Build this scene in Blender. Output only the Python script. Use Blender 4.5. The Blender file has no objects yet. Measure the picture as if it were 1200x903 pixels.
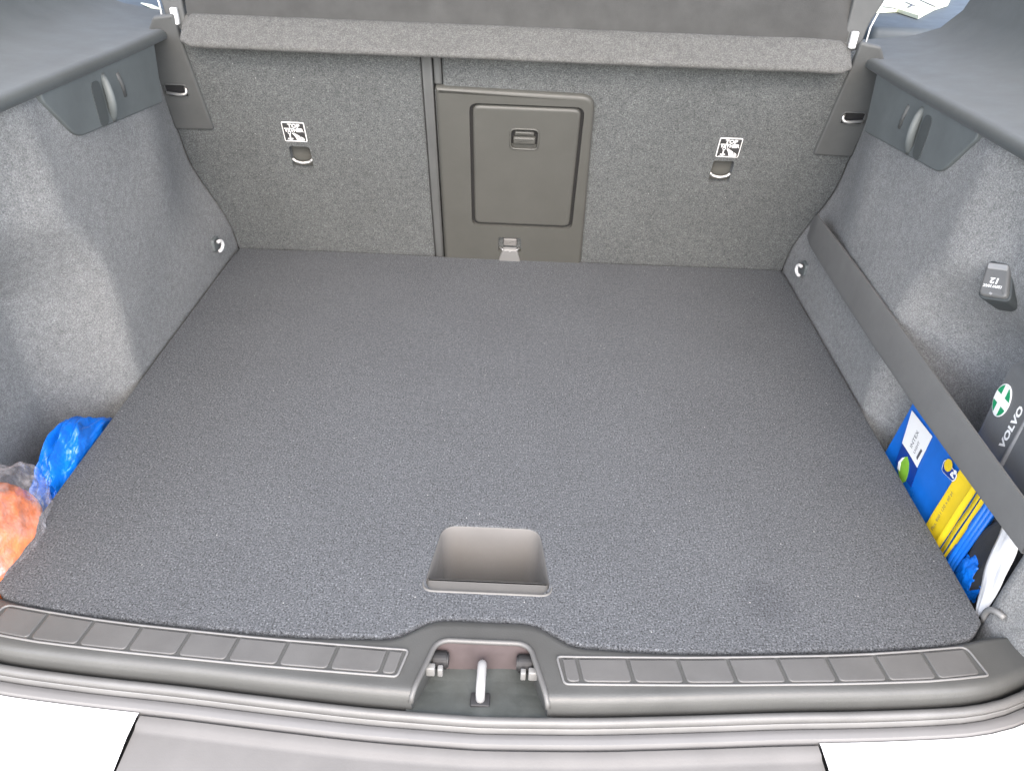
import bpy, bmesh, math, random
from mathutils import Vector, Matrix, noise
random.seed(7)
scene = bpy.context.scene
COL = scene.collection

# ------------------------------------------------------------------ camera
F_PX = 900.0
CAM = Vector((0.01975, -0.42077, 0.61918))
PITCH, YAW, ROLL = 0.61314, -0.00518, 0.03968
fw = Vector((math.sin(YAW)*math.cos(PITCH), math.cos(YAW)*math.cos(PITCH), -math.sin(PITCH)))
r0 = Vector((math.cos(YAW), -math.sin(YAW), 0)); u0 = r0.cross(fw)
RT = r0*math.cos(ROLL)+u0*math.sin(ROLL); UP = -r0*math.sin(ROLL)+u0*math.cos(ROLL)
cd = bpy.data.cameras.new('camera'); cam = bpy.data.objects.new('camera', cd); COL.objects.link(cam)
cd.sensor_width = 36; cd.lens = F_PX/1200*36; cd.clip_start = 0.01; cd.clip_end = 200
M4 = Matrix((RT, UP, -fw)).transposed().to_4x4(); M4.translation = CAM; cam.matrix_world = M4
scene.camera = cam
def ray(px, py): return fw+RT*((px-600)/F_PX)+UP*((451.5-py)/F_PX)
def onx(px, py, x):
    d = ray(px, py); return CAM+d*((x-CAM.x)/d.x)
def onz(px, py, z):
    d = ray(px, py); return CAM+d*((z-CAM.z)/d.z)
def ony(px, py, y):
    d = ray(px, py); return CAM+d*((y-CAM.y)/d.y)

# ------------------------------------------------------------------ light
w = bpy.data.worlds.new('World'); scene.world = w; w.use_nodes = True
SUN_EL, SUN_AZ = math.radians(44), math.radians(177)     # azimuth from +Y, clockwise
nt = w.node_tree; bg = nt.nodes['Background']
sk = nt.nodes.new('ShaderNodeTexSky'); sk.sky_type = 'NISHITA'; sk.sun_disc = False
sk.sun_elevation = SUN_EL; sk.sun_rotation = SUN_AZ; sk.air_density = 0.7; sk.dust_density = 3; sk.ozone_density = 0.6
nt.links.new(sk.outputs[0], bg.inputs[0]); bg.inputs[1].default_value = 0.15
sl = bpy.data.lights.new('sun', 'SUN'); so = bpy.data.objects.new('sun', sl); COL.objects.link(so)
sl.energy = 1.5; sl.angle = math.radians(170); sl.color = (1.0, 1.0, 0.985)
sd = Vector((math.sin(SUN_AZ)*math.cos(SUN_EL), math.cos(SUN_AZ)*math.cos(SUN_EL), math.sin(SUN_EL)))
so.rotation_euler = sd.to_track_quat('Z', 'Y').to_euler(); so.location = (0, -3, 4)
vs = scene.view_settings; vs.view_transform = 'Standard'; vs.look = 'None'; vs.gamma = 1; vs.exposure = 2.2; vs.use_curve_mapping = False

# ------------------------------------------------------------------ materials
def newmat(name):
    m = bpy.data.materials.new(name); m.use_nodes = True
    return m, m.node_tree, m.node_tree.nodes['Principled BSDF']
def coords(n, scale=(1, 1, 1)):
    tc = n.nodes.new('ShaderNodeTexCoord'); mp = n.nodes.new('ShaderNodeMapping')
    mp.inputs['Scale'].default_value = scale; n.links.new(tc.outputs['Object'], mp.inputs[0]); return mp.outputs[0]
def noisen(n, vec, scale, detail=2, rough=.5):
    t = n.nodes.new('ShaderNodeTexNoise'); t.inputs['Scale'].default_value = scale
    t.inputs['Detail'].default_value = detail; t.inputs['Roughness'].default_value = rough
    n.links.new(vec, t.inputs['Vector']); return t.outputs['Fac']
def ramp(n, fac, stops):
    r = n.nodes.new('ShaderNodeValToRGB'); e = r.color_ramp.elements
    while len(e) < len(stops): e.new(.5)
    for el, (p, c) in zip(e, stops):
        el.position = p; el.color = (*c, 1) if len(c) == 3 else c
    n.links.new(fac, r.inputs[0]); return r.outputs[0]
def mixc(n, mode, fac, a, b):
    m = n.nodes.new('ShaderNodeMix'); m.data_type = 'RGBA'; m.blend_type = mode
    if isinstance(fac, (int, float)): m.inputs[0].default_value = fac
    else: n.links.new(fac, m.inputs[0])
    for s, v in ((6, a), (7, b)):
        if isinstance(v, tuple): m.inputs[s].default_value = (*v, 1)
        else: n.links.new(v, m.inputs[s])
    return m.outputs[2]
def bump(n, b, fac, strength, dist):
    k = n.nodes.new('ShaderNodeBump'); k.inputs['Strength'].default_value = strength; k.inputs['Distance'].default_value = dist
    n.links.new(fac, k.inputs['Height']); n.links.new(k.outputs[0], b.inputs['Normal'])
def carpet(name, col, contrast=1.0, lint=True, sheen=.08, scale=520, stretch=(1, 1, 1), stain=None):
    m, n, b = newmat(name); v = coords(n, stretch)
    a = noisen(n, v, scale, 3, .75)
    d = tuple(c*max(.12, 1-.72*contrast) for c in col); l = tuple(c*(1+1.5*contrast) for c in col)
    c = ramp(n, a, [(.33, d), (.47, col), (.57, tuple(x*1.3 for x in col)), (.70, l)])
    big = ramp(n, noisen(n, v, 9, 4, .6), [(.3, (.94, .94, .94)), (.7, (1.05, 1.05, 1.05))])
    c = mixc(n, 'MULTIPLY', 1, c, big)
    med = ramp(n, noisen(n, v, 120, 2, .6), [(.3, (.88, .88, .88)), (.7, (1.12, 1.12, 1.12))])
    c = mixc(n, 'MULTIPLY', 1, c, med)
    fl_ = ramp(n, noisen(n, v, 900, 1, .5), [(.66, (0, 0, 0)), (.74, (.5, .5, .5))])
    c = mixc(n, 'MIX', fl_, c, tuple(min(.5, x*3.2) for x in col))
    if stain:
        gx = n.nodes.new('ShaderNodeVectorMath'); gx.operation = 'DISTANCE'; tc_ = n.nodes.new('ShaderNodeTexCoord')
        n.links.new(tc_.outputs['Object'], gx.inputs[0]); gx.inputs[1].default_value = (stain[0], stain[1], 0)
        wob = n.nodes.new('ShaderNodeMath'); wob.operation = 'MULTIPLY_ADD'; n.links.new(noisen(n, v, 45, 3, .6), wob.inputs[0]); wob.inputs[1].default_value = .022; n.links.new(gx.outputs['Value'], wob.inputs[2])
        c = mixc(n, 'MULTIPLY', 1, c, ramp(n, wob.outputs[0], [(.026, (.85, .85, .86)), (.046, (1, 1, 1))]))
    if lint:
        vo = n.nodes.new('ShaderNodeTexVoronoi'); vo.inputs['Scale'].default_value = 210
        n.links.new(v, vo.inputs['Vector'])
        near = ramp(n, vo.outputs['Distance'], [(.10, (1, 1, 1)), (.20, (0, 0, 0))])
        sep = n.nodes.new('ShaderNodeSeparateColor'); n.links.new(vo.outputs['Color'], sep.inputs[0])
        rare = ramp(n, sep.outputs[0], [(.989, (0, 0, 0)), (.991, (1, 1, 1))])
        k = mixc(n, 'MULTIPLY', 1, near, rare)
        c = mixc(n, 'MIX', k, c, (.34, .34, .33))
    n.links.new(c, b.inputs['Base Color'])
    b.inputs['Roughness'].default_value = .95; b.inputs['Specular IOR Level'].default_value = .15
    b.inputs['Sheen Weight'].default_value = sheen; b.inputs['Sheen Roughness'].default_value = .5
    b.inputs['Sheen Tint'].default_value = (.8, .82, .85, 1)
    bump(n, b, a, .8, .0012)
    return m
def plastic(name, col, rough=.5, grain=.25, gscale=900, dirt=.12, spec=.5, sheen=0):
    m, n, b = newmat(name); v = coords(n)
    k = ramp(n, noisen(n, v, 14, 5, .65), [(.3, tuple(c*(1-dirt) for c in col)), (.7, tuple(c*(1+dirt) for c in col))])
    n.links.new(k, b.inputs['Base Color'])
    rr = ramp(n, noisen(n, v, 30, 4, .6), [(.3, (rough*.88,)*3), (.7, (min(1, rough*1.12),)*3)])
    n.links.new(rr, b.inputs['Roughness'])
    b.inputs['Specular IOR Level'].default_value = spec
    b.inputs['Sheen Weight'].default_value = sheen
    if grain: bump(n, b, noisen(n, v, gscale, 2, .6), grain, .0004)
    return m
def metal(name, col, rough):
    m, n, b = newmat(name); v = coords(n)
    k = ramp(n, noisen(n, v, 160, 3), [(.3, tuple(c*.85 for c in col)), (.7, col)])
    n.links.new(k, b.inputs['Base Color'])
    b.inputs['Metallic'].default_value = .85; b.inputs['Roughness'].default_value = rough
    return m
MAT = {}
MAT['floor'] = carpet('floor_carpet', (.0725, .0770, .0825), 1.35, stain=(.285, .098))
MAT['seat'] = carpet('seat_carpet', (.089, .094, .093), .7)
MAT['wall'] = carpet('side_carpet', (.180, .183, .180), .42, scale=600)
MAT['pocket'] = carpet('pocket_carpet', (.05, .052, .055), .7, lint=False)
MAT['shelf'] = carpet('shelf_felt', (.104, .104, .099), .25, lint=False, scale=520)
MAT['shelf_dark'] = plastic('shelf_lining', (.043, .0435, .041), .75, .4, 700)
MAT['hatch'] = plastic('hatch_plastic', (.074, .074, .066), .48, .3, 800, .06)
MAT['trim'] = plastic('trim_plastic', (.105, .118, .118), .55, .3, 800)
MAT['bolster'] = plastic('bolster_plastic', (.085, .088, .086), .6, .3, 800)
MAT['ledge'] = plastic('ledge_fabric', (.060, .068, .068), .85, .35, 900, spec=.35, sheen=.1)
MAT['trim_dark'] = plastic('trim_dark_plastic', (.055, .062, .062), .6, .2)
MAT['pouch'] = plastic('pouch_fabric', (.028, .029, .031), .7, .5, 700, .2)
MAT['cabin'] = plastic('cabin_trim_plastic', (.06, .075, .088), .6, .3, 700)
MAT['sill'] = plastic('sill_plastic', (.066, .067, .064), .42, .45, 620, .1)
MAT['tile'] = plastic('tread_plastic', (.095, .094, .091), .38, .3, 900, .14)
MAT['rim'] = plastic('rim_plastic', (.15, .149, .146), .4, 0, dirt=.05)
MAT['rubber'] = plastic('seal_rubber', (.11, .109, .106), .38, .2, 500, .15)
MAT['flange'] = plastic('flange_plastic', (.140, .138, .136), .5, .1, 400, .05)
MAT['step'] = plastic('step_plastic', (.125, .121, .116), .45, .2, 700, .08)
MAT['gap'] = plastic('shadow_gap_fill', (.02, .02, .02), .8, 0)  # near-black backing that paints the shade inside gaps between parts
MAT['strap'] = plastic('strap_webbing', (.12, .121, .117), .8, .6, 1100, .08)
MAT['cup'] = plastic('cup_plastic', (.165, .160, .152), .5, .15, 700, .06)
MAT['cup_lip'] = plastic('cup_lip_plastic', (.125, .122, .115), .5, .25, 700, .08)
MAT['notch'] = plastic('latch_wall', (.082, .066, .066), .35, .1, 300, .25)
MAT['notch_floor'] = plastic('latch_floor', (.062, .068, .064), .45, .5, 400, .4)
MAT['black'] = plastic('black_rubber', (.02, .02, .021), .6, .1)
MAT['chrome'] = metal('bare_steel', (.85, .85, .83), .3)
MAT['ring'] = plastic('grey_ring_plastic', (.7, .7, .69), .3, 0, dirt=.04)
MAT['tab'] = plastic('latch_tab_plastic', (.19, .19, .185), .35, 0, dirt=.05)
MAT['white'] = plastic('white_ink', (.8, .8, .78), .5, 0, dirt=.03)
MAT['label_dark'] = plastic('label_dark_ink', (.04, .04, .04), .5, 0)
MAT['socket'] = plastic('socket_plastic', (.13, .13, .125), .4, .15, 700, .04)
MAT['socket_lip'] = plastic('socket_lip_plastic', (.30, .30, .295), .35, 0, dirt=.04)
MAT['cream'] = plastic('cream_paper', (.62, .66, .52), .6, 0, dirt=.06)
MAT['kit'] = plastic('kit_nylon', (.085, .09, .092), .6, .6, 900, .15, sheen=.2)
MAT['kit_pipe'] = plastic('kit_piping', (.17, .17, .17), .5, .2)
MAT['green'] = plastic('green_print', (.01, .27, .11), .45, 0, dirt=.05)
MAT['pblue'] = plastic('packet_blue', (.008, .13, .52), .3, 0, dirt=.12)
MAT['pnavy'] = plastic('packet_navy', (.006, .04, .24), .3, 0, dirt=.15)
MAT['pyellow'] = plastic('packet_yellow', (.72, .52, .02), .35, 0, dirt=.08)
MAT['plime'] = plastic('packet_leaf_print', (.16, .34, .03), .4, 0, gscale=300, dirt=.6)
MAT['ink'] = plastic('grey_ink', (.09, .09, .1), .6, 0)
MAT['white_sheet'] = plastic('white_plastic_sheet', (.66, .66, .66), .35, 0, dirt=.1)
def bagmat(name, col, trans, rough):
    m, n, b = newmat(name); v = coords(n)
    k = ramp(n, noisen(n, v, 26, 4, .6), [(.3, tuple(c*.7 for c in col)), (.7, tuple(min(1, c*1.25) for c in col))])
    n.links.new(k, b.inputs['Base Color']); b.inputs['Roughness'].default_value = rough
    b.inputs['Transmission Weight'].default_value = trans; b.inputs['Coat Weight'].default_value = .3
    bump(n, b, noisen(n, v, 70, 3, .6), .6, .004)
    return m
MAT['bag_blue'] = bagmat('bag_blue_film', (.005, .15, .62), 0, .3)
MAT['bag_orange'] = bagmat('bag_orange_film', (.80, .20, .05), 0, .4)
def filmmat():
    m, n, b = newmat('clear_film'); v = coords(n)
    b.inputs['Base Color'].default_value = (.85, .8, .8, 1); b.inputs['Roughness'].default_value = .25
    a = ramp(n, noisen(n, v, 22, 4, .7), [(.40, (.05,)*3), (.60, (.22,)*3), (.74, (.7,)*3)])
    n.links.new(a, b.inputs['Alpha'])
    bump(n, b, noisen(n, v, 60, 3, .6), .8, .005)
    return m
MAT['film'] = filmmat()
def paint():
    m, n, b = newmat('white_paint'); b.inputs['Base Color'].default_value = (.82, .82, .81, 1)
    v = coords(n); k = ramp(n, noisen(n, v, 8, 3), [(.3, (.72, .72, .715)), (.7, (.75, .75, .745))]); n.links.new(k, b.inputs['Base Color'])
    b.inputs['Roughness'].default_value = .3; b.inputs['Coat Weight'].default_value = 1; b.inputs['Coat Roughness'].default_value = .05
    return m
MAT['paint'] = paint()

# ------------------------------------------------------------------ helpers
def empty(name, loc=(0, 0, 0)):
    o = bpy.data.objects.new(name, None); o.empty_display_size = .05; COL.objects.link(o); o.location = loc; return o
def tag(o, label=None, cat=None, group=None, kind=None):
    for k, v in (('label', label), ('category', cat), ('group', group), ('kind', kind)):
        if v: o[k] = v
    return o
def link(name, me, mat, parent=None, smooth=True):
    o = bpy.data.objects.new(name, me); COL.objects.link(o)
    if mat: me.materials.append(MAT[mat])
    if smooth:
        for p in me.polygons: p.use_smooth = True
    if parent:
        o.parent = parent
        o.matrix_parent_inverse = abs_mat(parent).inverted()
    return o
def abs_mat(o):
    m = o.matrix_basis.copy()
    while o.parent:
        m = o.parent.matrix_basis @ o.matrix_parent_inverse @ m if False else (o.parent.matrix_basis @ (o.matrix_parent_inverse @ m)); o = o.parent
    return m
def mesh(name, verts, faces, mat, parent=None, smooth=True, sharp=None):
    me = bpy.data.meshes.new(name); me.from_pydata([tuple(v) for v in verts], [], faces); me.validate(); me.update()
    o = link(name, me, mat, parent, smooth)
    if sharp and smooth: me.set_sharp_from_angle(angle=math.radians(sharp))
    return o
def frombm(name, bm, mat, parent=None, smooth=True, sharp=40):
    bmesh.ops.recalc_face_normals(bm, faces=bm.faces)
    me = bpy.data.meshes.new(name); bm.to_mesh(me); bm.free()
    o = link(name, me, mat, parent, smooth)
    if smooth: me.set_sharp_from_angle(angle=math.radians(sharp))
    return o
def grid(rows, closed=False):
    n = len(rows[0]); v = [p for r in rows for p in r]; f = []
    for i in range(len(rows)-1):
        for j in range(n if closed else n-1):
            k = (j+1) % n
            f.append((i*n+j, i*n+k, (i+1)*n+k, (i+1)*n+j))
    return v, f
def lerp(a, b, t): return a+(b-a)*t
def sst(a, b, x):
    t = max(0, min(1, (x-a)/(b-a))); return t*t*(3-2*t)
def interp(pts, x):
    if x <= pts[0][0]: return pts[0][1]
    for (a, b), (c, d) in zip(pts, pts[1:]):
        if x <= c:
            return lerp(b, d, (x-a)/(c-a))
    return pts[-1][1]
def smooth_interp(pts, x, h=.012):
    return (interp(pts, x-h)+2*interp(pts, x-h/2)+2*interp(pts, x)+2*interp(pts, x+h/2)+interp(pts, x+h))/8
def tube(path, r, seg=10, closed=False, flat=1.0, nrm=None):
    """verts, faces of a tube along a path; r a number or list"""
    path = [Vector(p) for p in path]; n = len(path); rows = []
    ref = Vector(nrm) if nrm else Vector((0, 0, 1)); prevb = None
    for i, p in enumerate(path):
        a = path[(i-1) % n] if (closed or i > 0) else p; b = path[(i+1) % n] if (closed or i < n-1) else p
        t = (b-a).normalized(); s = t.cross(ref)
        if s.length < 1e-3: s = prevb if prevb else t.cross(Vector((1, 0, 0)))
        s.normalize()
        if prevb and s.dot(prevb) < 0: s = -s
        prevb = s; u = s.cross(t).normalized(); rr = r[i] if isinstance(r, (list, tuple)) else r
        rows.append([p+s*(rr*math.cos(2*math.pi*k/seg))+u*(rr*flat*math.sin(2*math.pi*k/seg)) for k in range(seg)])
    if closed: rows.append(rows[0])
    v, f = grid(rows, True)
    if not closed:
        f.append(tuple(range(seg))[::-1]); f.append(tuple(range(len(v)-seg, len(v))))
    return v, f
def fillet(pts, r, seg=5, closed=True):
    pts = [Vector(p) for p in pts]; out = []; n = len(pts)
    for i, p in enumerate(pts):
        if not closed and i in (0, n-1): out.append(p); continue
        rr = r[i] if isinstance(r, (list, tuple)) else r
        if rr <= 0: out.append(p); continue
        a = (pts[i-1]-p); b = (pts[(i+1) % n]-p)
        k = min(rr, a.length*.48, b.length*.48); a = p+a.normalized()*k; b = p+b.normalized()*k
        for s in range(seg+1):
            t = s/seg; out.append((a*(1-t)**2)+(p*(2*t*(1-t)))+(b*t*t))
    return out
class Frame:
    """a plane in the place: origin, u, v and outward normal n"""
    def __init__(s, o, u, v): s.o = Vector(o); s.u = Vector(u).normalized(); s.v = Vector(v).normalized(); s.n = s.u.cross(s.v).normalized()
    def p(s, a, b, c=0): return s.o+s.u*a+s.v*b+s.n*c
    def inv(s, P): d = Vector(P)-s.o; return d.dot(s.u), d.dot(s.v), d.dot(s.n)
    def hit(s, px, py, c=0):
        d = ray(px, py); o = s.o+s.n*c; t = (o-CAM).dot(s.n)/d.dot(s.n); P = CAM+d*t; return s.inv(P)[:2]
def slab(name, fr, loop, h0, h1, mat, parent, bev=.0, holes=(), smooth=True, sharp=35, back=True):
    """plate with outline loop (2-D in frame fr) from height h0 to h1; bevelled top edge; optional holes"""
    bm = bmesh.new(); n = len(loop)
    def inset(lp, d):
        out = []; m = len(lp)
        area = sum(lp[i][0]*lp[(i+1) % m][1]-lp[(i+1) % m][0]*lp[i][1] for i in range(m)); sg = 1 if area > 0 else -1
        for i in range(m):
            a = Vector(lp[i-1][:2]); p = Vector(lp[i][:2]); b = Vector(lp[(i+1) % m][:2])
            e1 = (p-a); e2 = (b-p)
            if e1.length < 1e-9: e1 = e2
            if e2.length < 1e-9: e2 = e1
            n1 = Vector((-e1.y, e1.x)).normalized(); n2 = Vector((-e2.y, e2.x)).normalized(); q = (n1+n2)
            q = q.normalized()/max(.4, math.sqrt(max(.01, (1+n1.dot(n2))/2))) if q.length > 1e-6 else n1
            out.append(p+q*d*sg)
        return out
    lp = [Vector(p[:2]) for p in loop]
    rings = [[bm.verts.new(fr.p(p.x, p.y, h0)) for p in lp]]
    if bev > 0:
        for k in range(0, 4):
            a = k/3*math.pi/2
            q = inset(lp, bev*(1-math.cos(a))) if k else lp
            rings.append([bm.verts.new(fr.p(p.x, p.y, h1-bev+bev*math.sin(a))) for p in q])
        rings.append([bm.verts.new(fr.p(p.x, p.y, h1)) for p in inset(lp, bev*1.35)])
    else: rings.append([bm.verts.new(fr.p(p.x, p.y, h1)) for p in lp])
    for A, B in zip(rings, rings[1:]):
        for i in range(n): bm.faces.new((A[i], A[(i+1) % n], B[(i+1) % n], B[i]))
    top = rings[-1]
    if holes:
        edges = [bm.edges.get((top[i], top[(i+1) % n])) for i in range(n)]
        for hl in holes:
            hl = [Vector(p[:2]) for p in hl]; m = len(hl)
            hv = [bm.verts.new(fr.p(p.x, p.y, h1)) for p in hl]; lo = [bm.verts.new(fr.p(p.x, p.y, h0)) for p in hl]
            for i in range(m):
                edges.append(bm.edges.new((hv[i], hv[(i+1) % m])))
                bm.faces.new((hv[i], hv[(i+1) % m], lo[(i+1) % m], lo[i]))
        bmesh.ops.triangle_fill(bm, edges=edges, use_beauty=True)
    else:
        bm.faces.new(top)
        if back: bm.faces.new(rings[0][::-1])
    return frombm(name, bm, mat, parent, smooth, sharp)
def rrect(x0, y0, x1, y1, r, seg=5):
    return [p.to_2d() for p in fillet([(x0, y0, 0), (x1, y0, 0), (x1, y1, 0), (x0, y1, 0)], r, seg)]
def box(name, c, s, mat, parent, bev=.002, rot=None):
    bm = bmesh.new(); bmesh.ops.create_cube(bm, size=1)
    for v in bm.verts: v.co = Vector((v.co.x*s[0], v.co.y*s[1], v.co.z*s[2]))
    bmesh.ops.bevel(bm, geom=list(bm.edges), offset=bev, segments=3, profile=.5, affect='EDGES')
    if rot: bmesh.ops.transform(bm, matrix=rot, verts=bm.verts)
    bmesh.ops.translate(bm, vec=c, verts=bm.verts)
    return frombm(name, bm, mat, parent)
def lettering(name, txt, fr, a, b, size, mat, parent, ang=0, h=.0004, sx=1.0, bold=0.0, sy=1.0):
    """flat lettering centred on (a,b) in the plane fr"""
    cu = bpy.data.curves.new(name, 'FONT'); cu.body = txt; cu.size = size; cu.align_x = 'CENTER'; cu.align_y = 'CENTER'; cu.resolution_u = 2
    cu.offset = bold
    t = bpy.data.objects.new(name, cu); COL.objects.link(t)
    dg = bpy.context.evaluated_depsgraph_get(); me = bpy.data.meshes.new_from_object(t.evaluated_get(dg))
    bpy.data.objects.remove(t); bpy.data.curves.remove(cu)
    ca, sa = math.cos(ang), math.sin(ang)
    for v in me.vertices:
        x, y = v.co.x*sx, v.co.y*sy; v.co = fr.p(a+x*ca-y*sa, b+x*sa+y*ca, h)
    me.materials.clear()
    return link(name, me, mat, parent, False)
def patch(name, fr, loop, h, mat, parent):
    return slab(name, fr, loop, h-.0003, h, mat, parent, 0, smooth=False)
def blob(name, c, s, mat, parent, seed, amp=.2, freq=2.2, fold=(0, 0, 0), sub=5, shape=None):
    bm = bmesh.new(); bmesh.ops.create_icosphere(bm, subdivisions=sub, radius=1)
    off = Vector((seed*3.1, seed*1.7, seed*.9)); fd = Vector(fold)
    for v in bm.verts:
        d = v.co.normalized()
        k = 1+amp*(abs(noise.noise(d*freq+off))*1.4-.35)+amp*.5*(abs(noise.noise(d*freq*2.4+off*2))-.25)
        k += amp*.55*math.sin(d.dot(fd)*1.0+3*noise.noise(d*1.7+off)) if fd.length else 0
        q = d*k
        if shape: q = shape(q)
        v.co = Vector((c[0]+q.x*s[0], c[1]+q.y*s[1], c[2]+q.z*s[2]))
    return frombm(name, bm, mat, parent, True, 180)

# ------------------------------------------------------------------ common curves
DEPTH = .864
INNER = [(0, .0565), (.045, .0565), (.058, .052), (.072, .038), (.085, .0315), (.16, .029), (.22, .0305), (.27, .0335), (.39, .043), (.45, .052), (.50, .066)]
OUTER = [(0, -.020), (.1, -.0165), (.2, -.009), (.27, -.003), (.35, .002), (.44, .010), (.47, .016), (.50, .026), (.53, .045)]
def I(x): return smooth_interp(INNER, abs(x), .014)
def O(x): return smooth_interp(OUTER, abs(x), .03)

# ================================================================== CAR (fixed body and trim)
car = empty('car', (0, 0, -.16))
tag(car, 'white car with open boot, grey carpeted side trim, ribbed loading sill and rubber seal', 'car')

# ---- side trims -----------------------------------------------------------------
LEDGE_Z = .386
RW = .088
def soft_ramp(d):     # 1 inside the pocket, 0 outside, straight slope with rounded edges
    return sum(max(0, min(1, (RW-d+o_)/RW)) for o_ in (-.010, -.006, -.002, .002, .006, .010))/6
def wall_x(y, z):
    x = .502
    yr = .372-.012*sst(.30, .38, z)
    x += .034*sst(yr+.03, yr-.05, y)*sst(.20, .30, z)
    # pocket with a sloping rim
    dy = max((.128-y)*2.6, y-.352); dz = z-.190
    r = .055; qx = max(dy+r, 0); qz = max(dz+r, 0)
    d = math.hypot(qx, qz)+min(max(dy+r, dz+r), 0)-r
    x += max(0, .080-(x-.502)*.8)*soft_ramp(d)
    # column by the opening
    if z < .23:
        x += (.008*sst(.10, .06, y)+.012*sst(.06, .02, y))*sst(.25, .14, z)
    x += .034*sst(.035, .19, z)*sst(.62, .82, y)
    x += .004*sst(LEDGE_Z-.012, LEDGE_Z, z)
    x += .0035*noise.noise(Vector((y*7, z*9, 3.3)))*sst(.0, .06, z)*sst(.86, .7, y)
    return x
ys = [-.06+.93*i/150 for i in range(151)]
zs = [-.13+.514*i/96 for i in range(97)]
def wall(sgn, nm):
    rows = [[(sgn*wall_x(y, z), y, z) for z in zs] for y in ys]
    v, f = grid(rows)
    if sgn > 0: f = [q[::-1] for q in f]
    f = [q[::-1] for q in f]
    return mesh(nm, v, f, 'wall', car)
def ledge(sgn, parent):
    prof = [(.505, -.007), (.4965, -.005), (.4950, .000), (.4965, .005), (.501, .0075), (.507, .0080), (.512, .0070), (.53, .0085), (.57, .012), (.61, .018), (.645, .030), (.67, .055), (.69, .11)]
    rows = []
    for i in range(60):
        y = -.06+.93*i/59
        up = -.004+.012*sst(.80, .2, y)
        rows.append([(sgn*a, y, LEDGE_Z+b+up) for a, b in prof])
    v, f = grid(rows)
    return mesh('ledge_trim', v, f if sgn > 0 else [q[::-1] for q in f], 'ledge', parent)
SIDES = {}
for sgn, side in ((-1, 'left'), (1, 'right')):
    wl = wall(sgn, 'side_trim'); SIDES[side] = wl
    tag(wl, 'carpeted side trim with the blue and orange bags in its pocket' if sgn < 0 else 'carpeted side trim with the twelve volt socket and elastic strap')
    ledge(sgn, wl)
    # hook plate, in the plane of the wall; u runs towards the opening
    fr = Frame((sgn*.5005, 0, 0), (0, -sgn, 0), (0, 0, 1))
    if sgn < 0: fr = Frame((-.5005, 0, 0), (0, 1, 0), (0, 0, 1))
    U = (lambda y: y) if sgn < 0 else (lambda y: -y)
    pl = fillet([(U(.705), LEDGE_Z, 0), (U(.69), .303, 0), (U(.458), .325, 0), (U(.412), .378, 0), (U(.412), LEDGE_Z+.004, 0)], [.0, .003, .016, .006, 0], 5)
    rows = pl if sgn < 0 else pl
    hp = slab('hook_plate', fr, [p.to_2d() for p in rows], -.02, .0025, 'trim', wl, .002, back=False)
    # bag hook: a flat dark patch painting the shade of its slot, and a curved blade
    yc, zc = .54, .350
    slab('hook_shade', fr, rrect(*(sorted((U(yc-.028), U(yc-.006)))[0], zc-.030, sorted((U(yc-.028), U(yc-.006)))[1], zc+.022), .010), .0026, .0032, 'trim_dark', wl, 0, smooth=False)
    path = [fr.p(U(yc+.006), zc+.024, .001), fr.p(U(yc+.002), zc+.018, .006), fr.p(U(yc-.002), zc+.004, .010), fr.p(U(yc-.002), zc-.010, .010), fr.p(U(yc+.002), zc-.022, .006), fr.p(U(yc+.006), zc-.030, .001)]
    path = fillet(path, .012, 4, closed=False)
    v, f = tube(path, [.0030+.0012*math.sin(math.pi*i/(len(path)-1)) for i in range(len(path))], 12, flat=1.3, nrm=fr.n)
    mesh('bag_hook', v, f, 'trim', wl)
    path = [fr.p(U(yc+.042), zc+.018, .002), fr.p(U(yc+.046), zc+.004, .0035), fr.p(U(yc+.049), zc-.012, .0025)]
    v, f = tube(path, .0035, 8, flat=.6, nrm=fr.n); mesh('hook_rib', v, f, 'bolster', wl)
    # tie-down ring low in the far corner
    c = fr.p(U(.772), .046, .004)
    ringp = []
    for k in range(13):
        a = math.radians(-110+220*k/12)
        ringp.append(c+fr.n*(.0045+.002*math.cos(a))+Vector((0, .010*math.cos(a)-.004, .0085*math.sin(a))))
    v, f = tube(ringp, .0028, 8, nrm=fr.n); mesh('tie_down_ring', v, f, 'ring', wl)
    slab('ring_seat', fr, rrect(min(U(.762), U(.786)), .036, max(U(.762), U(.786)), .058, .006), -.006, .002, 'trim', wl, .0015)
    # pocket floor
    v, f = grid([[(sgn*.49, y, -.10), (sgn*.63, y, -.10)] for y in (.05, .40)])
    mesh('pocket_base', v, f, 'pocket', wl)
WR = SIDES['right']; WL = SIDES['left']
# ring at the near end of the right pocket
c = onx(1163, 716, .505)
pp = [c+Vector((0, .004, -.020)), c+Vector((-.004, .003, -.006)), c+Vector((-.006, -.002, .006)), c+Vector((-.004, -.010, .011)), c+Vector((0, -.016, .010))]
v, f = tube(fillet(pp, .008, 4, False), .0030, 10); mesh('tie_down_ring', v, f, 'tab', WR)

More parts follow.
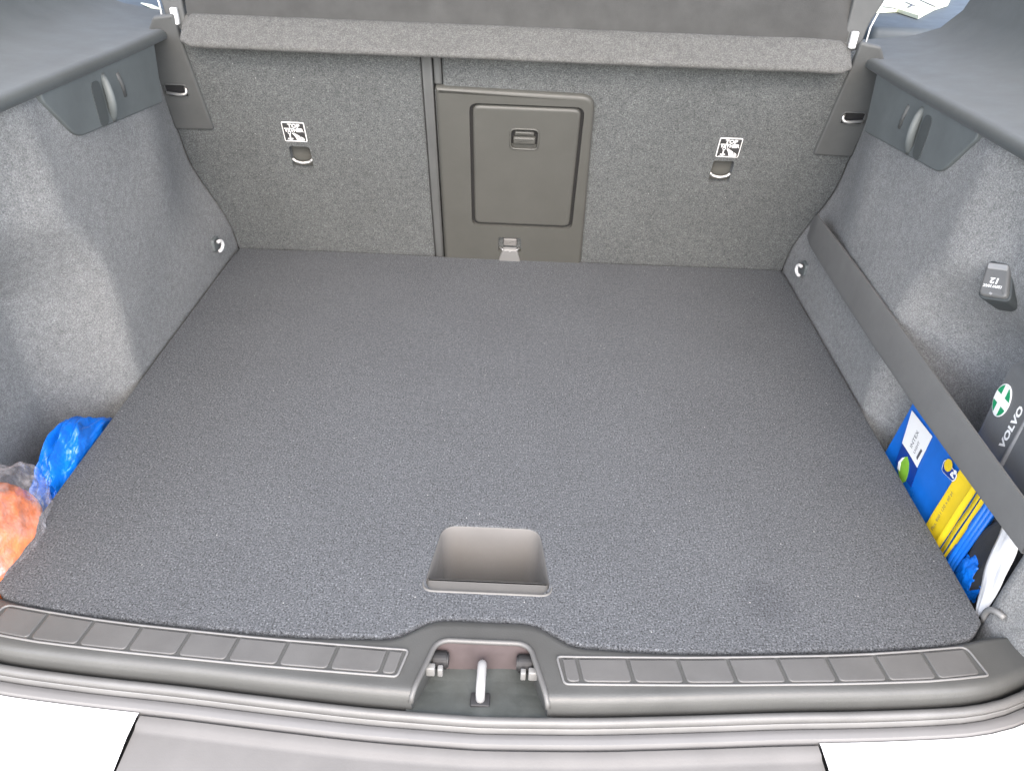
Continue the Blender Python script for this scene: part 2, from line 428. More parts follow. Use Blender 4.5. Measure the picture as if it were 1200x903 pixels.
# twelve volt socket cover
px = onx(1168, 330, .553)
for _ in range(12): px = onx(1168, 330, wall_x(px.y, px.z))
px = onx(1168, 330, px.x-.008)          # the cover stands proud of the curved trim
n12 = Vector((-.80, -.30, .50)).normalized(); v12 = (Vector((0, 0, 1))-n12*n12.z).normalized(); fr12 = Frame(px, v12.cross(n12), v12)
def so_(pts, r, g=0):
    c_ = Vector(fr12.hit(1168, 330)); q = [Vector(fr12.hit(*p)) for p in pts]
    return [p.to_2d() for p in fillet([(c_+(p-c_)*(1+g)).to_3d() for p in q], r, 5)]
SQ = [(1148, 347), (1183, 352), (1187, 311), (1160, 308)]
sock = slab('socket_cover', fr12, so_(SQ, .007), -.035, .006, 'socket', WR, .003)
slab('socket_surround', fr12, so_(SQ, .008, .14), -.035, .0015, 'trim_dark', WR, .0015)
slab('socket_grip', fr12, so_([(1160, 317), (1184, 320), (1185, 313), (1162, 310)], .002), .005, .0072, 'socket_lip', WR, .001)
t12 = fr12.hit(1169, 331); t13 = fr12.hit(1166.5, 337.5); a0_, a1_ = Vector(fr12.hit(1150, 334)), Vector(fr12.hit(1184, 339)); ta = math.atan2((a1_-a0_).y, (a1_-a0_).x)
lettering('socket_marking', '12', fr12, t12[0], t12[1], .0085, 'white', WR, ta+math.pi, .0063, 1.2, .0003)
lettering('socket_marking', '120W MAX', fr12, t13[0], t13[1], .0040, 'white', WR, ta+math.pi, .0063, 1.0, .0002)
t14 = fr12.hit(1164, 346); slab('socket_notch', fr12, rrect(t14[0]-.0016, t14[1]-.0012, t14[0]+.0016, t14[1]+.0012, .0006), .0055, .0066, 'socket_lip', WR, .0003)

# elastic strap across the right pocket
rows = []
for i in range(60):
    t = i/59; y = lerp(.792, .085, t)
    x = .496-.004*math.sin(math.pi*t)
    if t < .05: x = lerp(.5005, x, t/.05)
    zt = lerp(.146, .141, t)+.002*math.sin(5*t); zb = lerp(.094, .100, t)+.002*math.sin(4*t+1)
    tw = .004*math.sin(math.pi*t)
    if t < .03: zt -= .02*(1-t/.03)
    rows.append([(x-.0012+tw, y, zt), (x-.0018+tw*.5, y, lerp(zt, zb, .12)), (x-.0010-tw*.2, y, lerp(zt, zb, .5)), (x-.0018-tw, y, lerp(zt, zb, .88)), (x-.0012-tw, y, zb), (x+.0012-tw, y, zb), (x+.0012+tw, y, zt)])
v, f = grid(rows, True); st = mesh('elastic_strap', v, f, 'strap', car, sharp=35)
tag(st, 'wide dark elastic strap stretched across the side pocket')

# ---- load sill ------------------------------------------------------------------
SZ = .003
def roll(o):
    return [(o, 0), (o-.0032, -.0007), (o-.0058, -.0027), (o-.0074, -.0058), (o-.0082, -.0100), (o-.0084, -.018), (o-.0084, -.034)]
KR = 5; NR = 16
def xn(y): return .044+max(0, .030-y)*.30
def sill_pt(t, r, sgn):
    # t 0..1 from notch edge to the corner, r row index
    x = lerp(.044, .535, t)
    for _ in range(4):
        if r <= NR: y = lerp(I(x), O(x), r/NR); z = 0
        else: y, z = roll(O(x))[r-NR]
        n0 = xn(y) if r > KR else .044
        x = lerp(n0, .535, t)
    if r == 0: z = -.006; y += .003
    return Vector((sgn*x, y, SZ+z))
NT = 110; tot = NR+7
bm = bmesh.new()
edgeL = {}
for sgn in (-1, 1):
    V = [[bm.verts.new(sill_pt((j/NT), r, sgn)) for r in range(tot)] for j in range(NT+1)]
    for j in range(NT):
        for r in range(tot-1): bm.faces.new((V[j][r], V[j+1][r], V[j+1][r+1], V[j][r+1]))
    edgeL[sgn] = V[0]
    lo = [bm.verts.new(Vector((v.co.x, v.co.y, min(v.co.z, -.042)))) for v in V[0][KR:]]
    for a in range(len(lo)-1): bm.faces.new((V[0][KR+a], V[0][KR+a+1], lo[a+1], lo[a]))
NB = 16; cols = []
for j in range(NB+1):
    if j == 0: cols.append(edgeL[-1][:KR+1]); continue
    if j == NB: cols.append(edgeL[1][:KR+1]); continue
    x = lerp(-.044, .044, j/NB); col = []
    for r in range(KR+1):
        y = lerp(I(x), O(x), r/NR); z = 0
        if r == 0: y += .003; z = -.006
        col.append(bm.verts.new((x, y, SZ+z)))
    cols.append(col)
for j in range(NB):
    for r in range(KR): bm.faces.new((cols[j][r], cols[j+1][r], cols[j+1][r+1], cols[j][r+1]))
rim_path = [Vector(v.co) for v in edgeL[-1][KR:NR+5]][::-1]+[Vector(c_[KR].co) for c_ in cols[1:-1]]+[Vector(v.co) for v in edgeL[1][KR:NR+5]]
ybk = cols[NB//2][KR].co.y
sill = frombm('sill_trim', bm, 'sill', car, True, 50)
tag(sill, 'dark plastic loading sill cover with ribbed tread strips')
rp = fillet([rim_path[0], rim_path[8]]+rim_path[12:14]+[rim_path[15]] , 0, 3, False) if False else rim_path
sm = []
for i, p in enumerate(rp):
    lo_, hi_ = max(0, i-2), min(len(rp), i+3); sm.append(sum((rp[k] for k in range(lo_, hi_)), Vector())/(hi_-lo_))
sm[0] = rp[0]; sm[-1] = rp[-1]
v, f = tube([p+Vector((0, 0, .0002)) for p in sm], .0026, 10); mesh('latch_rim', v, f, 'tile', sill)
# latch recess
def nw(nm, a, m, s=sill): v, f = grid(a); return mesh(nm, v, f, m, s, False)
nw('latch_back_wall', [[(-.050, ybk-.0005, .0), (.050, ybk-.0005, .0)], [(-.050, ybk-.008, -.034), (.050, ybk-.008, -.034)]], 'notch')
rows = [[(x, y, z+.0015*math.sin(x*60)) for x in [-.066+.132*k/20 for k in range(21)]] for y, z in ((ybk+.002, -.0295), (.012, -.0285), (-.002, -.026), (-.018, -.0215), (-.0305, -.0185), (-.032, -.034))]
nw('latch_floor', rows, 'notch_floor')
for s in (-1, 1):
    bm = bmesh.new(); bmesh.ops.create_cone(bm, cap_ends=True, segments=20, radius1=.0085, radius2=.0085, depth=.016)
    bmesh.ops.bevel(bm, geom=list(bm.edges), offset=.002, segments=2, affect='EDGES')
    bmesh.ops.transform(bm, matrix=Matrix.Translation((s*.040, .022, -.012)) @ Matrix.Rotation(math.pi/2, 4, 'Y'), verts=bm.verts)
    frombm('latch_buffer', bm, 'black', sill)
    box('buffer_clip', (s*.0475, .0085, -.0085), (.0085, .007, .012), 'tab', sill, .0015)
    box('buffer_clip', (s*.0385, .0085, -.0095), (.005, .006, .011), 'tab', sill, .0012)
pth = fillet([(0.0, .019, -.034), (0.0, .019, -.006), (0.0, -.012, -.006), (0.0, -.012, -.034)], .010, 6, False)
v, f = tube(pth, .0043, 12, nrm=(1, 0, 0)); stk = mesh('striker', v, f, 'socket_lip', sill)
tag(stk, 'bare steel latch loop in the sill recess')
box('striker_base', (0, -.012, -.0225), (.018, .014, .006), 'black', sill, .0015)
# tread strips: recessed bed, pale rim, single tiles
SR = [(.07, .0195), (.21, .0255), (.35, .0355), (.43, .0455), (.472, .053)]
SO = [(.07, -.0090), (.21, -.0032), (.34, .0048), (.43, .0125), (.478, .0225)]
def ri(x): return smooth_interp(SR, abs(x), .03)
def ro(x): return smooth_interp(SO, abs(x), .03)
for sgn in (-1, 1):
    N = 40
    top = [Vector((lerp(.069, .463, k/N), 0, 0)) for k in range(N+1)]; bot = [Vector((lerp(.0755, .470, k/N), 0, 0)) for k in range(N+1)]
    for p in top: p.y = ri(p.x)
    for p in bot: p.y = ro(p.x)
    loop = top+bot[::-1]
    corners = fillet([top[0]]+top[3:-3:3]+[top[-1], bot[-1]]+bot[-4:3:-3]+[bot[0]], [.004]+[.001]*len(top[3:-3:3])+[.007, .003]+[.001]*len(bot[-4:3:-3])+[.004], 4)
    lp3 = [Vector((sgn*p.x, p.y, SZ+.0008)) for p in corners]
    v, f = tube(lp3, .0012, 8, closed=True, flat=1.0); mesh('tread_rim', v, f, 'rim', sill)
    frs = Frame((0, 0, SZ), (1, 0, 0), (0, 1, 0))
    slab('tread_bed', frs, [(p.x, p.y) for p in lp3], -.002, .0004, 'sill', sill, 0, smooth=False)
    edges_ = [.0725, .0875, .1345, .1815, .2285, .2755, .3225, .3695, .4165, .4600, .4665]
    for a, b in zip(edges_[:-1], edges_[1:]):
        g = .0016; ra = ri(a+g)-.0022; rb = ri(b-g)-.0022; oa = ro(a+g)+.0024; ob = ro(b-g)+.0024
        sk_ = .004; n1 = a+g; n2 = b-g
        if b-a < .01: continue
        q = [(sgn*n1, ra), (sgn*n2, rb), (sgn*(n2+sk_), ob), (sgn*(n1+sk_), oa)]
        lp = [p.to_2d() for p in fillet([(x, y, 0) for x, y in q], [.0012, .0012, .0045, .0045], 4)]
        slab('tread_tile', frs, lp, .0, .0019, 'tile', sill, .0011)
# ---- seal, flange, bumper along the rear edge -------------------------------------
half = [Vector((x, O(x), 0)) for x in [k*.02 for k in range(0, 26)]]
half += [Vector(p) for p in ((.522, .040, .0), (.543, .060, .004), (.560, .086, .014), (.573, .118, .032), (.583, .155, .058), (.592, .20, .095), (.600, .26, .15))]
pathR = [Vector((-p.x, p.y, p.z)) for p in half[:0:-1]]+half
PN = []
for i, p in enumerate(pathR):
    t = pathR[min(i+1, len(pathR)-1)]-pathR[max(i-1, 0)]; nn = Vector((t.y, -t.x, 0)).normalized(); PN.append(nn)
def along(d, z, i): return pathR[i]+PN[i]*d+Vector((0, 0, z))
def loft(name, prof, mat, parent, idx=None, sharp=40):
    idx = idx or range(len(pathR))
    rows = [[along(d, z, i) for d, z in prof] for i in idx]
    v, f = grid(rows); return mesh(name, v, f, mat, parent, True, sharp)
cir = [(.0160+.0042*math.cos(a), -.0170+.0045*math.sin(a)) for a in [math.radians(200-k*20) for k in range(12)]]
seal = loft('door_seal', [(.0120, -.034)]+cir+[(.0188, -.0222), (.0198, -.0215), (.0208, -.0222), (.0212, -.030)], 'rubber', car, sharp=60)
tag(seal, 'round rubber seal running along the boot opening')
v, f = tube([along(.0198, -.0213, i) for i in range(len(pathR))], .0008, 6); mesh('seal_lip', v, f, 'rim', seal)
loft('gutter', [(.0075, -.0315), (.0135, -.0315)], 'gap', car)
loft('tail_flange', [(.0205, -.034), (.0222, -.0268), (.025, -.0256), (.0280, -.0258), (.0312, -.0268), (.0322, -.0285), (.0325, -.045)], 'flange', car)
XB = .302
bp = [(0.0322, -0.0570), (0.0322, -0.0320), (0.0335, -0.0295), (0.0370, -0.0288), (0.0560, -0.0305), (0.0910, -0.0400), (0.1160, -0.0500), (0.1360, -0.0670), (0.1490, -0.0970), (0.1560, -0.1570)]
def loftx(name, prof, mat, xs, parent):
    rows = []
    for x in xs:
        k = 0
        # locate on path by x
        for i in range(len(pathR)-1):
            if pathR[i].x <= x <= pathR[i+1].x: k = i; break
        t = (x-pathR[k].x)/max(1e-6, pathR[k+1].x-pathR[k].x)
        rows.append([along(d, z, k).lerp(along(d, z, k+1), t) for d, z in prof])
    v, f = grid(rows); return mesh(name, v, f, mat, parent, True, 40)
side = [XB+.0016]+[.32+.02*k for k in range(10)]+[.522, .543, .560, .573, .583, .592]
b = loftx('bumper', bp, 'paint', side, car); tag(b, 'glossy white painted bumper corner')
b = loftx('bumper', bp, 'paint', [-x for x in side[::-1]], car); tag(b, 'glossy white painted bumper corner')
sp = [(0.0340, -0.0570), (0.0340, -0.0325), (0.0355, -0.0305), (0.0435, -0.0308), (0.0470, -0.0335), (0.0510, -0.0340), (0.0860, -0.0395), (0.1160, -0.0470), (0.1360, -0.0620), (0.1490, -0.0970), (0.1530, -0.1570)]
rows = []
b = loftx('bumper_step', sp, 'step', [-XB+2*XB*k/40 for k in range(41)], car); tag(b, 'grey ribbed plastic step plate on the bumper')
loftx('bumper_gap', [(0.0300, -0.0400), (0.0460, -0.0430), (0.0810, -0.0510), (0.1110, -0.0590), (0.1310, -0.0750)], 'gap', [-.31+.62*k/20 for k in range(21)], car)

# ---- cabin side seen past the shelf -------------------------------------------------
for sgn in (-1, 1):
    prof = [(.90, .10), (.92, .30), (.94, .40), (.97, .43), (1.0, .44)]
    rows = [[(sgn*(a+.02*math.sin(y*4)), y, z) for a, z in prof] for y in [.80+1.0*k/12 for k in range(13)]]
    v, f = grid(rows); mesh('door_trim', v, f, 'cabin', car)
    box('door_armrest', (sgn*.74, 1.26, .372 if sgn > 0 else .352), (.36, .70, .06), 'cabin', car, .012)
    v, f = grid([[(sgn*.40, 1.80, .05), (sgn*1.0, 1.80, .05)], [(sgn*.40, 1.80, .48), (sgn*1.0, 1.80, .48)]]); mesh('cabin_trim', v, f, 'cabin', car)
v, f = tube([onz(166, 4, .386), onz(176, 7, .386), onz(188, 12, .386)], [.002, .005, .004], 8, flat=.5); mesh('trim_strip', v, f, 'cream', car)

# ---- unseen roof, added and shaped to shade the back of the load space
rows = []
for k in range(25):
    y = .10+1.7*k/24
    rows.append([(x, y, .98+.04*sst(.2, .6, y)-.10*(abs(x)/.62)**4) for x in [-.62+1.24*j/20 for j in range(21)]])
v, f = grid(rows); rf = mesh('roof_shade', v, f, 'ledge', car); m_ = rf.modifiers.new('thickness', 'SOLIDIFY'); m_.thickness = .03; m_.offset = 1
# ================================================================== LOAD FLOOR
fl = empty('load_floor', (0, .45, -.014))
tag(fl, 'dark grey carpeted boot floor board with a recessed grip near the sill', 'floor board')
FR0 = Frame((0, 0, 0), (1, 0, 0), (0, 1, 0))
xs = [-.4965+.993*k/90 for k in range(91)]
outl = [Vector((x, I(x)+.0045, 0)) for x in xs]
outl[0].y += .016; outl[1].y += .006; outl[-1].y += .016; outl[-2].y += .006
outl += [Vector((.4975, lerp(.12, DEPTH-.004, k/20), 0)) for k in range(21)]
outl += [Vector((lerp(.495, -.495, k/20), DEPTH-.003+.0012*math.sin(k*.9), 0)) for k in range(21)]
outl += [Vector((-.4975, lerp(DEPTH-.004, .12, k/20), 0)) for k in range(21)]
hole = fillet([(-.066, .0935, 0), (.066, .0935, 0), (.0535, .1875, 0), (-.0535, .1875, 0)], [.020, .020, .017, .017], 7)
slab('carpet_board', FR0, [p.to_2d() for p in outl], -.013, 0, 'floor', fl, .0035, holes=[[p.to_2d() for p in hole]], sharp=30)
# grip cup: a deep box under the board, a grip bar and a pale front edge
def ringat(off, z):
    c = Vector((0, .140, 0)); return [Vector(((c+(p-c)*(1-off)).x, (c+(p-c)*(1-off)).y, z)) for p in hole]
rows = [ringat(-.02, -.0025), ringat(.004, -.0035), ringat(.012, -.008), ringat(.016, -.02), ringat(.03, -.092), ringat(.06, -.100), ringat(.12, -.102)]
v, f = grid(rows, True); f.append(tuple(range(len(v)-len(hole), len(v))))
gc = mesh('grip_cup', v, f, 'cup', fl, True, 40)
led = [Vector((x, y, 0)) for x, y in ((-.0652, .0945), (.0652, .0945), (.0634, .1140), (-.0634, .1140))]
slab('grip_bar', FR0, [p.to_2d() for p in fillet(led, [.016, .016, .002, .002], 6)], -.016, -.0042, 'cup_lip', fl, .003)
fe = fillet([(-.0645, .120, -.0005), (-.0668, .0930, -.0005), (.0668, .0930, -.0005), (.0645, .120, -.0005)], [0, .020, .020, 0], 7, False)
v, f = tube(fe, [.0003+.0014*min(1, 3*k/(len(fe)-1), 3*(1-k/(len(fe)-1))) for k in range(len(fe))], 8); mesh('grip_edge', v, f, 'cup_lip', fl)

# ================================================================== REAR SEAT BACKRESTS
REC = math.radians(17)
FS = Frame((0, DEPTH, 0), (1, 0, 0), (0, -math.sin(REC), math.cos(REC)))   # normal points to the opening
def seat_edge(s):   # half width by height
    return .501+.034*sst(.03, .20, s)
def back_panel(name, x0f, x1f, parent, holes=()):
    lo = [(x0f(s), s) for s in [-.03+.425*k/30 for k in range(31)]]; hi = [(x1f(s), s) for s in [-.03+.425*k/30 for k in range(31)]]
    return slab(name, FS, lo[::-1]+hi if False else hi+lo[::-1], -.05, 0, 'seat', parent, .004, holes=holes, sharp=30)
nb = empty('seat_backrest', (-.33, DEPTH, -.03)); tag(nb, 'narrow grey carpeted rear backrest without hatch', 'backrest')
wb = empty('seat_backrest', (.2, DEPTH, -.03)); tag(wb, 'wide grey carpeted rear backrest with a plastic load-through hatch', 'backrest')
def anchor_hole(x, s): return rrect(x-.0170, s-.021, x+.0170, s+.023, .005, 3)
AL, AR = (-.344, .198), (.338, .204)
back_panel('backrest_panel', lambda s: -seat_edge(s)+.001, lambda s: -.1375, nb, [anchor_hole(*AL)])
hatch_loop = [(-.1195, -.02), (.129, -.02), (.129, .30), (.1255, .322), (.108, .3355), (-.1195, .3385)]
back_panel('backrest_panel', lambda s: -.1065, lambda s: seat_edge(s)-.001, wb, [anchor_hole(*AR)])
# edge trims at the split
slab('edge_trim', FS, [(-.1365, -.03), (-.1212, -.03), (-.1207, .42), (-.1365, .42)], -.04, .0025, 'bolster', nb, .0035)
slab('edge_trim', FS, [(-.1192, .3395), (-.1078, .3395), (-.1075, .42), (-.1190, .42)], -.04, .0010, 'bolster', wb, .003)
slab('edge_trim', FS, [(-.1192, -.03), (-.1075, -.03), (-.1075, .330), (-.1192, .330)], -.04, .0, 'bolster', wb, .001)
# hatch
hl = [p.to_2d() for p in fillet([(-.1190, -.02, 0), (.1300, -.02, 0), (.1205, .334, 0), (-.1175, .3385, 0)], [.0, .012, .022, .003], 8)]
dl = rrect(-.0675, .080, .1065, .3165, .014, 6)
slab('hatch_frame', FS, hl, -.004, .0085, 'hatch', wb, .0055, holes=[dl, rrect(-.0215, .022, .0195, .056, .004, 3)])
slab('hatch_gap', FS, rrect(-.072, .076, .111, .321, .014, 4), -.0035, .0012, 'gap', wb, 0, smooth=False)
ho = rrect(-.0045, .2395, .0395, .2755, .009, 5)
dr = slab('hatch_door', FS, rrect(-.0628, .0852, .1018, .3118, .012, 6), .0, .0085, 'hatch', wb, .0042, holes=[ho])
v, f = grid([[FS.p(-.005, .239, .0015), FS.p(.040, .239, .0015)], [FS.p(-.005, .276, -.0005), FS.p(.040, .276, -.0005)]]); mesh('handle_recess', v, f, 'hatch', dr, False)
slab('handle', FS, rrect(.000, .2470, .035, .2595, .0035, 4), .001, .0082, 'hatch', dr, .0028)
slab('handle', FS, rrect(.002, .2610, .033, .2685, .003, 4), .0005, .0062, 'hatch', dr, .0025)
rl = [FS.p(p.x, p.y, .0085) for p in ho]; v, f = tube(rl, .0016, 8, closed=True); mesh('handle_rim', v, f, 'hatch', dr)
# armrest latch below the door
v, f = grid([[FS.p(-.022, .022, -.004), FS.p(.019, .022, -.004)], [FS.p(-.022, .056, -.008), FS.p(.019, .056, -.008)]]); mesh('latch_pocket', v, f, 'black', wb, False)
tb = slab('latch_tab', FS, [p.to_2d() for p in fillet([(-.0200, -.006, 0), (.0190, -.006, 0), (.0185, .006, 0), (.0120, .030, 0), (-.0130, .030, 0), (-.0195, .006, 0)], .003, 3)], .004, .0125, 'tab', wb, .002)
slab('latch_tab', FS, rrect(-.012, .034, .0115, .050, .002, 3), -.003, .006, 'cup', wb, .002)
v, f = tube([FS.p(-.019, .030, .005), FS.p(-.012, .0275, .010), FS.p(0, .0265, .0115), FS.p(.011, .0275, .010), FS.p(.017, .030, .005)], .0014, 8); mesh('latch_wire', v, f, 'chrome', wb)
# tether anchors, labels
def tether(x, s, parent, tx, ts, left):
    h = anchor_hole(x, s)
    v, f = grid([[FS.p(x-.02, s-.02, -.010), FS.p(x+.02, s-.02, -.010)], [FS.p(x-.02, s+.025, -.016), FS.p(x+.02, s+.025, -.016)]]); mesh('anchor_pocket', v, f, 'hatch', parent, False)
    k = [(-.0165, -.003), (-.012, -.0075), (0, -.009), (.012, -.0075), (.0165, -.003)]
    v, f = tube(fillet([FS.p(x+a, s+b_, -.004+.004*(1-abs(a)/.0165)) for a, b_ in k], .006, 4, False), .0022, 10); mesh('anchor_bar', v, f, 'chrome', parent)
    fr = FS
    lb = slab('tether_label', fr, rrect(tx-.0180, ts-.0175, tx+.0180, ts+.0175, .0028, 4), .0, .0010, 'white', parent, .0003)
    patch('label_field', fr, rrect(tx-.0166, ts-.0161, tx+.0166, ts+.0161, .002, 4), .00125, 'label_dark', lb)
    lettering('label_lettering', 'TOP', fr, tx+.001, ts+.0110, .0092, 'white', lb, 0, .0014, 1.05, .0004)
    lettering('label_lettering', 'TETHER', fr, tx, ts+.0035, .0085, 'white', lb, 0, .0014, .98, .0004)
    q = 1 if True else -1
    # pictogram: anchor at one side, child seat with strap at the other
    for lp in ([(-.0125, -.0125), (-.0075, -.0145), (-.0035, -.0125), (-.0045, -.0105), (-.0068, -.0115), (-.0068, -.003), (-.0088, -.003), (-.0088, -.0115), (-.0110, -.0105)],
               [(-.0040, -.0020), (-.0015, -.0010), (.0135, -.0105), (.0145, -.0140), (.0020, -.0140), (.0010, -.0105), (-.0010, -.0060)],
               [(-.0140, -.0150), (.0140, -.0150), (.0140, -.0158), (-.0140, -.0158)]):
        patch('label_pictogram', fr, [(tx+a, ts+b_) for a, b_ in lp], .0014, 'white', lb)
    ringp = [fr.p(tx-.0078+.0022*math.cos(a), ts-.0012+.0022*math.sin(a), .0014) for a in [math.pi*2*k/14 for k in range(14)]]
    v, f = tube(ringp, .0006, 6, closed=True); mesh('label_pictogram', v, f, 'white', lb)
    for kx in (.0035, .0075): patch('label_pictogram', fr, [(tx+kx, ts-.0065), (tx+kx+.001, ts-.0065), (tx+kx+.003, ts-.0125), (tx+kx+.002, ts-.0125)], .0016, 'label_dark', lb)
tl = FS.hit(345, 154.5); tr = FS.hit(854.5, 173)
tether(*AL, nb, tl[0], tl[1], True); tether(*AR, wb, tr[0], tr[1], False)
# plastic bolster cheeks with lock loops
for sgn, par in ((-1, nb), (1, wb)):
    q = [(.472, .248), (.5335, .246), (.5345, .385), (.508, .425), (.478, .43), (.4775, .39)]
    lp = [(sgn*a, b_) for a, b_ in q]
    lo = rrect(min(sgn*.4925, sgn*.5265), .3045, max(sgn*.4925, sgn*.5265), .3245, .0055, 4)
    if sgn < 0: lp = lp[::-1]
    slab('bolster_cover', FS, [p.to_2d() for p in fillet([(a, b_, 0) for a, b_ in lp], .004, 3)], -.002, .0045, 'bolster', par, .003, holes=[lo])
    v, f = grid([[FS.p(sgn*.488, .300, .0008), FS.p(sgn*.530, .300, .0008)], [FS.p(sgn*.488, .330, .0006), FS.p(sgn*.530, .330, .0006)]]); mesh('lock_recess', v, f, 'black', par, False)
    v, f = tube(fillet([FS.p(sgn*.4950, .320, .002), FS.p(sgn*.4945, .3115, .007), FS.p(sgn*.503, .3105, .009), FS.p(sgn*.524, .3125, .008)], .006, 5, False), .0024, 10); mesh('lock_loop', v, f, 'chrome', par)
    v, f = tube([FS.p(a.x if hasattr(a, 'x') else a[0], a.y if hasattr(a, 'y') else a[1], .0048) for a in lo], .0012, 8, closed=True); mesh('lock_rim', v, f, 'bolster', par)

# ================================================================== PARCEL SHELF
sh = empty('parcel_shelf', (0, .72, .37))
tag(sh, 'raised parcel shelf with a pale felt edge across the top of the backrests', 'parcel shelf')
YS = .715
a = ony(215, 58, YS); b = ony(600, 72, YS); c = ony(990, 79, YS); zlo = (a.z+b.z+c.z)/3
prof = [(YS+.040, zlo+.004), (YS+.012, zlo-.0035), (YS+.003, zlo-.003), (YS-.001, zlo+.001), (YS, zlo+.005), (YS+.004, zlo+.009), (YS+.012, zlo+.018), (YS+.022, zlo+.029), (YS+.027, zlo+.0345), (YS+.032, zlo+.037), (YS+.05, zlo+.037)]
rows = []
for k in range(61):
    x = -.470+.940*k/60; e = sst(0, .018, .470-abs(x))
    wv = .0012*noise.noise(Vector((x*14, 0, 1)))
    rows.append([(x, y+(1-e)*.010, lerp(zlo+.018, z, .8+.2*e)+wv) for y, z in prof])
v, f = grid(rows); mesh('felt_edge', v, f, 'shelf', sh)
rows = []
for k in range(41):
    x = -.462+.924*k/40
    rows.append([(x, YS+.031, zlo+.034), (x, YS+.0315, zlo+.045), (x, YS+.040, zlo+.085), (x, YS+.055, zlo+.13), (x, YS+.075, zlo+.18), (x, YS+.085, zlo+.18), (x, YS+.05, zlo+.05)])
v, f = grid(rows); mesh('raised_panel', v, f, 'shelf_dark', sh)
fp = Frame((0, YS+.0395, zlo+.083), (1, 0, 0), (0, .23, 1))
hx = ony(872, 3, YS+.04)
slab('pull_grip', fp, rrect(hx.x-.075, .0075, hx.x+.075, .05, .008, 4), -.002, .004, 'shelf_dark', sh, .003)
for sgn, pxl in ((-1, (205, 19)), (1, (1000, 47))):
    p = ony(*pxl, YS+.028)
    box('pivot_clip', p, (.0095, .008, .022), 'ring', sh, .002)
    q = [(p.x-sgn*.012, p.y+.004, p.z-.034), (p.x-sgn*.006, p.y+.003, p.z-.020), (p.x+sgn*.014, p.y+.004, p.z-.012), (p.x+sgn*.018, p.y+.006, p.z+.02), (p.x+sgn*.030, p.y+.010, p.z+.05), (p.x+sgn*.032, p.y+.012, p.z+.12), (p.x-sgn*.012, p.y+.012, p.z+.12)]
    fq = Frame((0, p.y+.004, 0), (1, 0, 0), (0, 0, 1))
    lp = [(a_[0], a_[2]) for a_ in q]
    if sgn > 0: pass
    slab('end_bracket', fq, [w_.to_2d() for w_ in fillet([(a_, b_, 0) for a_, b_ in lp], .006, 4)], -.02, .0, 'bolster', sh, .003)
    v, f = tube([(p.x+sgn*.0185, p.y+.001, p.z-.010), (p.x+sgn*.0195, p.y+.002, p.z+.016), (p.x+sgn*.030, p.y+.006, p.z+.048)], .0012, 6); mesh('bracket_edge', v, f, 'ring', sh)

# ================================================================== LOOSE THINGS
# sheet on the cabin side, beyond the shelf
ZF = .409
pg = tag(empty('paper_folder', onz(1065, 5, ZF-.006)), 'pale cream printed folder lying beside the rear seat past the shelf', 'folder')
P = [onz(1028, 11, ZF), onz(1033, -14, ZF), onz(1120, -14, ZF), onz(1112, 3, ZF), onz(1096, 8, ZF), onz(1077, 18, ZF), onz(1052, 10, ZF)]
frp = Frame((0, 0, ZF), (1, 0, 0), (0, 1, 0))
slab('cover_sheet', frp, [(p.x, p.y) for p in P], -.006, 0, 'cream', pg, .001)
for (a0, b0), (a1, b1) in (((1034, 8), (1050, 10)), ((1062, 3), (1072, 7)), ((1064, 9), (1069, 6)), ((1078, 0), (1096, 8))):
    A = onz(a0, b0, ZF+.0005); B = onz(a1, b1, ZF+.0005); v, f = tube([A, B], .0025, 6, flat=.2); mesh('print_mark', v, f, 'ink', pg)
# --- blue bag, orange bag in the left pocket
bb = empty('plastic_bag', (-.535, .28, -.09)); tag(bb, 'crumpled bright blue plastic bag tucked in the side pocket', 'bag')
def crumple(name, c, s_, mat, parent, seed, amp, fy, sub, shape=None, lean=0):
    bm = bmesh.new(); bmesh.ops.create_icosphere(bm, subdivisions=sub, radius=1); o_ = Vector((seed*2.3, seed*1.1, seed*.7))
    def rdg(p): return 1-2*abs(noise.noise(p))
    for v_ in bm.verts:
        d = v_.co.normalized(); p = Vector((d.x+.35*d.y, d.y*fy, d.z+.2*d.y))
        k = 1+amp*(.8*rdg(p*1.6+o_)+.45*rdg(p*3.4+o_*2)+.22*rdg(p*7+o_*3)-.6)
        q = d*k
        if shape: q = shape(q)
        v_.co = Vector((c[0]+q.x*s_[0], c[1]+q.y*s_[1], c[2]+q.z*s_[2]))
    return frombm(name, bm, mat, parent, True, 60)
def shp(q): return Vector((q.x*(1-.45*max(0, q.y))+.10*q.y, q.y, q.z*(1-.38*max(0, q.y)**1.5)))
crumple('bag_film', (-.519, .292, -.040), (.024, .084, .068), 'bag_blue', bb, 3, .20, .45, 6, shp)
ob = empty('plastic_bag', (-.535, .13, -.09)); tag(ob, 'orange bag inside crinkled clear film next to the blue bag', 'bag')
crumple('bag_content', (-.534, .112, -.022), (.050, .092, .084), 'bag_orange', ob, 5, .10, .8, 5)
crumple('clear_wrap', (-.531, .128, -.014), (.049, .098, .082), 'film', ob, 9, .17, .7, 6)

